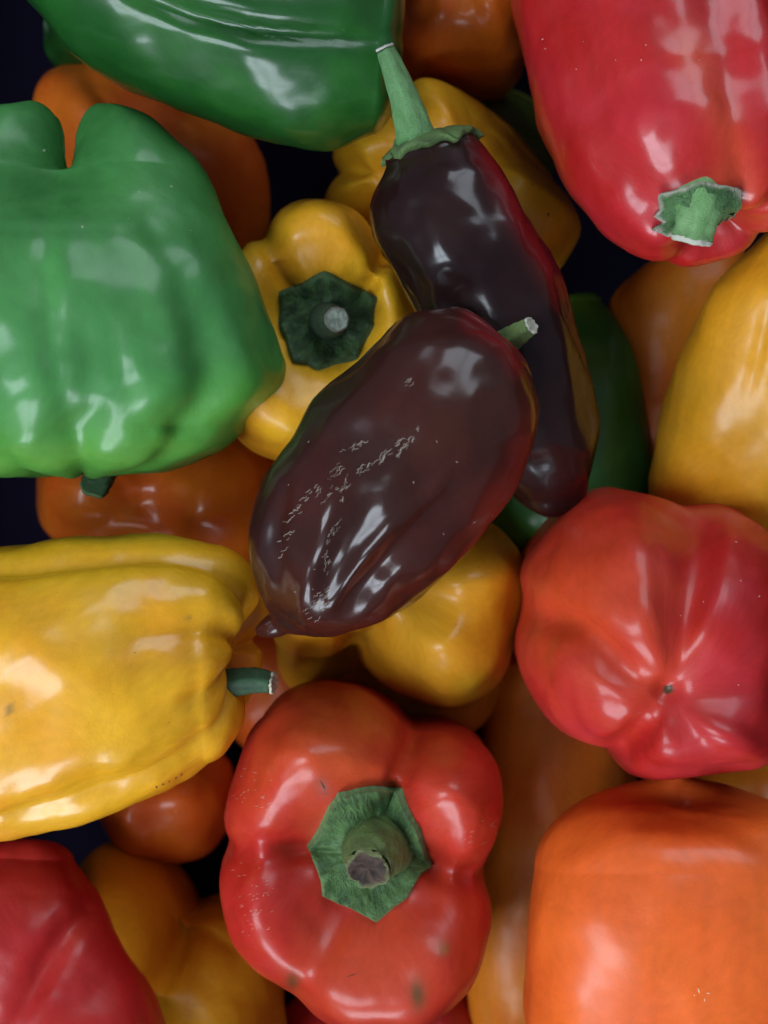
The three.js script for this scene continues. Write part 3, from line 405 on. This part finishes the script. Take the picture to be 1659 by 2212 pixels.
stem(dark2, [[1040, 790, 110, 6.0], [1082, 750, 112, 4.4], [1115, 724, 116, 3.2], [1146, 704, 119, 2.4]], [0.26, 0.38, 0.11], [0.5, 0.48, 0.38], { c2: [0.18, 0.28, 0.08], seed: 15, fray: 0.1 });
{
  const r = rng(77), list = [], along = (pts, n, spread, len, base) => { for (let i = 0; i < n; i++) { const t = r() * (pts.length - 1), k = Math.min(pts.length - 2, Math.floor(t)), f = t - k, x = lerp(pts[k][0], pts[k + 1][0], f) + (r() - 0.5) * spread, y = lerp(pts[k][1], pts[k + 1][1], f) + (r() - 0.5) * spread; list.push({ pts: zig(r, x, y, len * (0.5 + 1.6 * r() * r()), base + (r() - 0.5) * 0.7), w: 0.05 + 0.09 * r() }); } };
  along([[905, 925], [850, 1000]], 12, 16, 15, -0.95);
  along([[880, 950], [835, 985], [790, 1005], [745, 1045], [690, 1085]], 34, 20, 17, -0.75);
  along([[745, 1005], [690, 1050], [650, 1085], [622, 1130], [606, 1200]], 30, 20, 18, -0.75);
  along([[785, 955], [735, 985]], 9, 18, 14, -0.6);
  along([[885, 818], [880, 838]], 6, 20, 13, -0.6);
  along([[738, 1080], [716, 1150], [700, 1235]], 22, 20, 13, -1.2);
  along([[700, 1275], [692, 1305], [668, 1325]], 26, 34, 13, -0.7);
  for (let i = 0; i < 14; i++) list.push({ pts: zig(r, 620 + r() * 480, 820 + r() * 480, 3 + 3 * r(), r() * 3), w: 0.12 + 0.12 * r() });
  marks(dark2, list, [0.38, 0.32, 0.26]);
}

const yellow1 = pepper('yellow_pepper', 'large wrinkled yellow pepper with several bulging lobes and a thin green stem', 'pepper', null, { skin: 'gloss', depth: 0.8, cols: 192, wavy: 1.1, color: [0.86, 0.42, 0.014], color2: [0.85, 0.36, 0.012], stations: [[455, 1162, 448, 1652, 88], [390, 1146, 390, 1696, 88], [300, 1138, 300, 1738, 88], [150, 1152, 150, 1792, 88], [10, 1168, 10, 1820, 87], [-120, 1185, -120, 1822, 86], [-240, 1230, -240, 1790, 85]], cap0: { len: 112, shape: [[1, 0], [0.965, 0.25], [0.9, 0.5], [0.8, 0.74], [0.67, 0.93], [0.52, 1], [0.38, 0.92], [0.24, 0.68], [0.1, 0.45], [0, 0.4]], by: (th, s, G) => (1 - 2.0 * G) * (0.85 + 0.18 * Math.cos(th - 3.3) - 0.15 * Math.sin(th)) }, cap1: { len: 40 },
  grooves: [{ th: 152, w: 13, d0: 0.26, d1: 0.14, cusp: true }, { th: 108, w: 13, d0: 0.27, upto: 0.4, cusp: true }, { th: 70, w: 13, d0: 0.25, upto: 0.32, cusp: true }, { th: 38, w: 12, d0: 0.22, d1: 0.08, cusp: true }, { th: 205, w: 12, d0: 0.16, d1: 0.05, cusp: true }, { th: 260, w: 12, d0: 0.12, d1: 0.05 }, { th: 330, w: 12, d0: 0.18, d1: 0.05, cusp: true }],
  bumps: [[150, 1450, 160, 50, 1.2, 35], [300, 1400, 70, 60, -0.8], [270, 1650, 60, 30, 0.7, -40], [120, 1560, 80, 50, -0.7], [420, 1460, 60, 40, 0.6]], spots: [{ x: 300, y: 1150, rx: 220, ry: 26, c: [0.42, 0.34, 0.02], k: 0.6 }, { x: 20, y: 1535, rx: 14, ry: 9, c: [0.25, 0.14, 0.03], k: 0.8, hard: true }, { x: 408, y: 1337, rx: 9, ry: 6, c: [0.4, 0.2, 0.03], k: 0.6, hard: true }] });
stem(yellow1, [[470, 1480, 88, 4.8], [510, 1474, 90, 4.0], [555, 1470, 91, 3.6], [588, 1475, 92, 3.0]], [0.05, 0.15, 0.06], [0.55, 0.5, 0.36], { c2: [0.035, 0.11, 0.045], seed: 21, fray: 0.12 });

const red2 = pepper('red_pepper', 'dimpled red pepper showing its puckered blossom end', 'pepper', null, { h: 82, center: [1420, 1375], pole: [1443, 1487], skin: 'waxy', cols: 192, color: RED, color2: [0.53, 0.024, 0.03], soft: 2.01, outline: [[1230, 1105], [1300, 1060], [1380, 1062], [1470, 1086], [1510, 1092], [1570, 1086], [1630, 1120], [1690, 1190], [1725, 1300], [1720, 1450], [1690, 1580], [1640, 1652], [1560, 1672], [1480, 1688], [1400, 1690], [1350, 1672], [1312, 1622], [1240, 1596], [1175, 1535], [1136, 1460], [1127, 1400], [1140, 1345], [1147, 1300], [1142, 1240], [1170, 1165]], rows: [[0, 32], [0.06, 32.5], [0.15, 34.5], [0.28, 36], [0.42, 36], [0.58, 33], [0.73, 26], [0.86, 16], [0.95, 6], [1, -6], [0.98, -20], [0.9, -38], [0.75, -52], [0.5, -62], [0, -66]], lobeZ: 0.04,
  strokes: [{ pts: [[1150, 1330], [1250, 1352], [1330, 1415], [1390, 1455]], w: 27, amp: -2.7 }, { pts: [[1430, 1460], [1395, 1380], [1370, 1290]], w: 32, amp: 1.7 }, { pts: [[1330, 1640], [1390, 1560], [1425, 1515]], w: 28, amp: -2.1 }, { pts: [[1520, 1100], [1500, 1220], [1475, 1310]], w: 44, amp: -1.4 }, { pts: [[1680, 1640], [1560, 1580], [1480, 1530]], w: 30, amp: 1.3 }, { pts: [[1700, 1500], [1600, 1480], [1520, 1480]], w: 34, amp: -1.0 }],
  bumps: [[1440, 1487, 22, 22, -2.0], [1330, 1470, 70, 60, -1.0], [1290, 1590, 60, 22, 1.4, 20]],
  spots: [{ x: 1270, y: 1300, rx: 180, ry: 200, c: [0.60, 0.062, 0.014], k: 0.9 }, { x: 1390, y: 1480, rx: 90, ry: 70, c: [0.58, 0.05, 0.016], k: 0.7 }, { x: 1443, y: 1488, rx: 11, ry: 10, c: [0.10, 0.05, 0.02], hard: true }] });

const red3 = pepper('red_pepper', 'four lobed red pepper standing upright with a large green calyx and browned stem', 'pepper', null, { h: 72, center: [785, 1860], pole: [800, 1838], skin: 'waxy', cols: 192, color: [0.52, 0.021, 0.013], color2: [0.55, 0.038, 0.016], soft: 2, outline: [[700, 1487], [625, 1500], [562, 1556], [512, 1648], [490, 1720], [487, 1790], [494, 1825], [478, 1880], [475, 1935], [492, 2005], [532, 2062], [590, 2112], [640, 2152], [700, 2194], [775, 2216], [870, 2214], [960, 2180], [1020, 2120], [1052, 2050], [1060, 1980], [1047, 1905], [1056, 1865], [1080, 1800], [1087, 1725], [1070, 1655], [1028, 1600], [970, 1582], [893, 1588], [850, 1540], [780, 1500]], lobeZ: 0.06,
  rows: [[0, 13], [0.1, 13], [0.22, 13.5], [0.34, 16], [0.46, 20.5], [0.58, 25], [0.7, 26.5], [0.8, 24], [0.9, 17], [0.97, 8], [1, -3], [0.985, -18], [0.93, -36], [0.82, -55], [0.6, -68], [0.3, -72], [0, -72]],
  strokes: [{ pts: [[893, 1588], [875, 1650], [840, 1720]], w: 20, amp: -3.2 }, { pts: [[490, 1825], [580, 1830], [680, 1835]], w: 26, amp: -2.6 }, { pts: [[1050, 1900], [980, 1890], [920, 1870]], w: 26, amp: -2.6 }, { pts: [[640, 2150], [680, 2080], [740, 1990]], w: 34, amp: -1.8 }],
  spots: [{ x: 730, y: 1610, rx: 150, ry: 120, c: [0.62, 0.09, 0.018], k: 0.9 }, { x: 830, y: 2090, rx: 180, ry: 110, c: [0.60, 0.07, 0.018], k: 0.7 }, { x: 902, y: 2150, rx: 17, ry: 38, rot: -6, c: [0.10, 0.055, 0.012], k: 0.95 }, { x: 632, y: 2120, rx: 15, ry: 18, c: [0.13, 0.05, 0.012], k: 0.9 }, { x: 960, y: 2050, rx: 12, ry: 16, c: [0.30, 0.12, 0.03], k: 0.8 }, { x: 698, y: 1700, rx: 16, ry: 26, rot: -20, c: [0.30, 0.10, 0.07], k: 0.7 }] });
calyxTraced(red3, [800, 1838], [[730, 1712], [768, 1703], [807, 1697], [868, 1702], [880, 1738], [908, 1789], [922, 1834], [934, 1870], [904, 1895], [880, 1939], [813, 1993], [758, 1960], [697, 1936], [690, 1895], [677, 1862], [663, 1826], [689, 1785], [709, 1742]], [0.095, 0.20, 0.055], { c2: [0.045, 0.11, 0.03], round: 0.2, edge: [0.16, 0.27, 0.10], edgeK: 0.6, curl: 0.0012 });
stem(red3, [[812, 1828, 84, 11.5], [810, 1834, 90, 9.6], [804, 1850, 97, 8.4], [796, 1874, 102, 6.2]], [0.13, 0.20, 0.045], [0.065, 0.036, 0.022], { c2: [0.09, 0.13, 0.03], cut2: [0.02, 0.012, 0.009], cutRim: [0.12, 0.14, 0.05], seed: 31, ridge: 0.015, fray: 0.13, rimRows: 3, cutShape: [[1.0, -0.02], [1.02, 0.05], [0.95, 0.12], [0.82, 0.12], [0.66, 0.08], [0.35, 0.02], [0, 0.05]] });
{
  const r = rng(91), list = [];
  for (let i = 0; i < 60; i++) { const a = r(); list.push({ pts: zig(r, 500 + r() * 90, 1660 + a * 90 + (r() < 0.6 ? 170 + 130 * r() : 0), 4 + 7 * r(), -0.3 + (r() - 0.5) * 0.8, 2), w: 0.08 + 0.1 * r() }); }
  for (let i = 0; i < 18; i++) list.push({ pts: zig(r, 1000 + r() * 75, 1770 + r() * 60, 4 + 8 * r(), -0.4 + (r() - 0.5) * 0.6, 2), w: 0.08 + 0.1 * r() });
  list.push({ pts: [[692, 1686], [700, 1700], [706, 1716]], w: 0.5, c: [0.06, 0.03, 0.02] }, { pts: [[750, 2110], [762, 2106], [772, 2102]], w: 0.3, c: [0.1, 0.03, 0.02] });
  marks(red3, list, [0.55, 0.25, 0.18]);
}

const orangeBig = pepper('orange_pepper', 'large smooth bright orange pepper in front of the dimpled red pepper', 'pepper', null, { skin: 'waxy', depth: 0.72, power: 2.4, wavy: 0.7, color: [0.89, 0.135, 0.018], color2: [0.89, 0.145, 0.018], stations: [[1160, 1880, 1790, 1880, 77], [1142, 1985, 1800, 1985, 80], [1136, 2090, 1800, 2090, 80], [1136, 2200, 1790, 2200, 79], [1170, 2300, 1760, 2300, 78]], cap0: { len: 190, shape: [[1, 0], [0.985, 0.2], [0.94, 0.42], [0.845, 0.65], [0.7, 0.83], [0.53, 0.945], [0.35, 0.99], [0.2, 1], [0, 1]], by: (th) => 0.9 - 0.2 * Math.sin(th) }, cap1: { len: 50 }, strokes: [{ pts: [[1180, 1850], [1290, 1776], [1430, 1762], [1570, 1776], [1680, 1840]], w: 34, amp: -1.6 }] });

const red4 = pepper('red_pepper', 'dark red pepper with a slanting groove beside the dull golden pepper', 'pepper', null, { drop: 20, skin: 'waxy', depth: 0.72, color: RED, color2: [0.50, 0.022, 0.018], stations: [[-50, 1850, 160, 1860, 70], [-130, 1910, 208, 1930, 72], [-160, 2000, 250, 2010, 74], [-170, 2100, 302, 2100, 74], [-170, 2220, 350, 2215, 74], [-150, 2340, 370, 2330, 72]], cap0: { len: 42 }, cap1: { len: 40 }, strokes: [{ pts: [[240, 1910], [150, 2010], [90, 2100], [30, 2220]], w: 26, amp: -3.2 }] });

// specks and nicks seen on the other skins
const dots = (me, list, c, w = 0.5, name) => { const r = rng(list.length * 13 + 3); marks(me, list.map(([x, y, k = 1]) => ({ pts: zig(r, x, y, 5 * k, r() * 3, 2), w: w * k })), c, name); };
dots(green2, [[95, 325, 1.3], [370, 402, 1.2], [300, 415, 0.7], [178, 490], [412, 498, 0.6], [277, 472, 0.5]], [0.33, 0.40, 0.25], 0.6, 'specks');
dots(yellow1, [[291, 1410, 0.8], [300, 1395, 0.5], [125, 1280, 0.5], [365, 1560, 0.6], [90, 1320, 0.5], [150, 1318, 0.5]], [0.2, 0.11, 0.03], 0.4, 'specks');
dots(yellow1, [[338, 1700], [352, 1694], [366, 1688], [380, 1680], [392, 1673]], [0.16, 0.08, 0.03], 0.7, 'scar_marks');
dots(yell7, [[1185, 463, 1.6], [1150, 400, 0.7], [1060, 250, 0.7]], [0.22, 0.10, 0.02], 0.7, 'specks');
dots(y16, [[1035, 1225, 0.8], [985, 1350, 0.6], [1110, 1300, 0.7]], [0.25, 0.12, 0.02], 0.5, 'specks');
dots(orangeBig, [[1510, 2140, 2.2], [1530, 2146, 1.6], [1522, 2160, 1.4], [1500, 2150, 1]], [0.75, 0.45, 0.28], 0.22, 'scar_marks');
dots(red1, [[1172, 85], [1178, 105, 0.7], [1245, 150, 0.7], [1395, 97, 0.8], [1330, 130, 0.6], [1385, 130, 0.8], [1260, 90, 0.6], [1510, 130, 0.6]], [0.62, 0.22, 0.20], 0.5, 'specks');
dots(red2, [[1640, 1288], [1590, 1170, 1.2], [1600, 1255, 1], [1520, 1300, 0.8], [1470, 1330, 0.8], [1595, 1480, 0.8]], [0.62, 0.28, 0.22], 0.4, 'specks');

renderer.render(scene, camera);
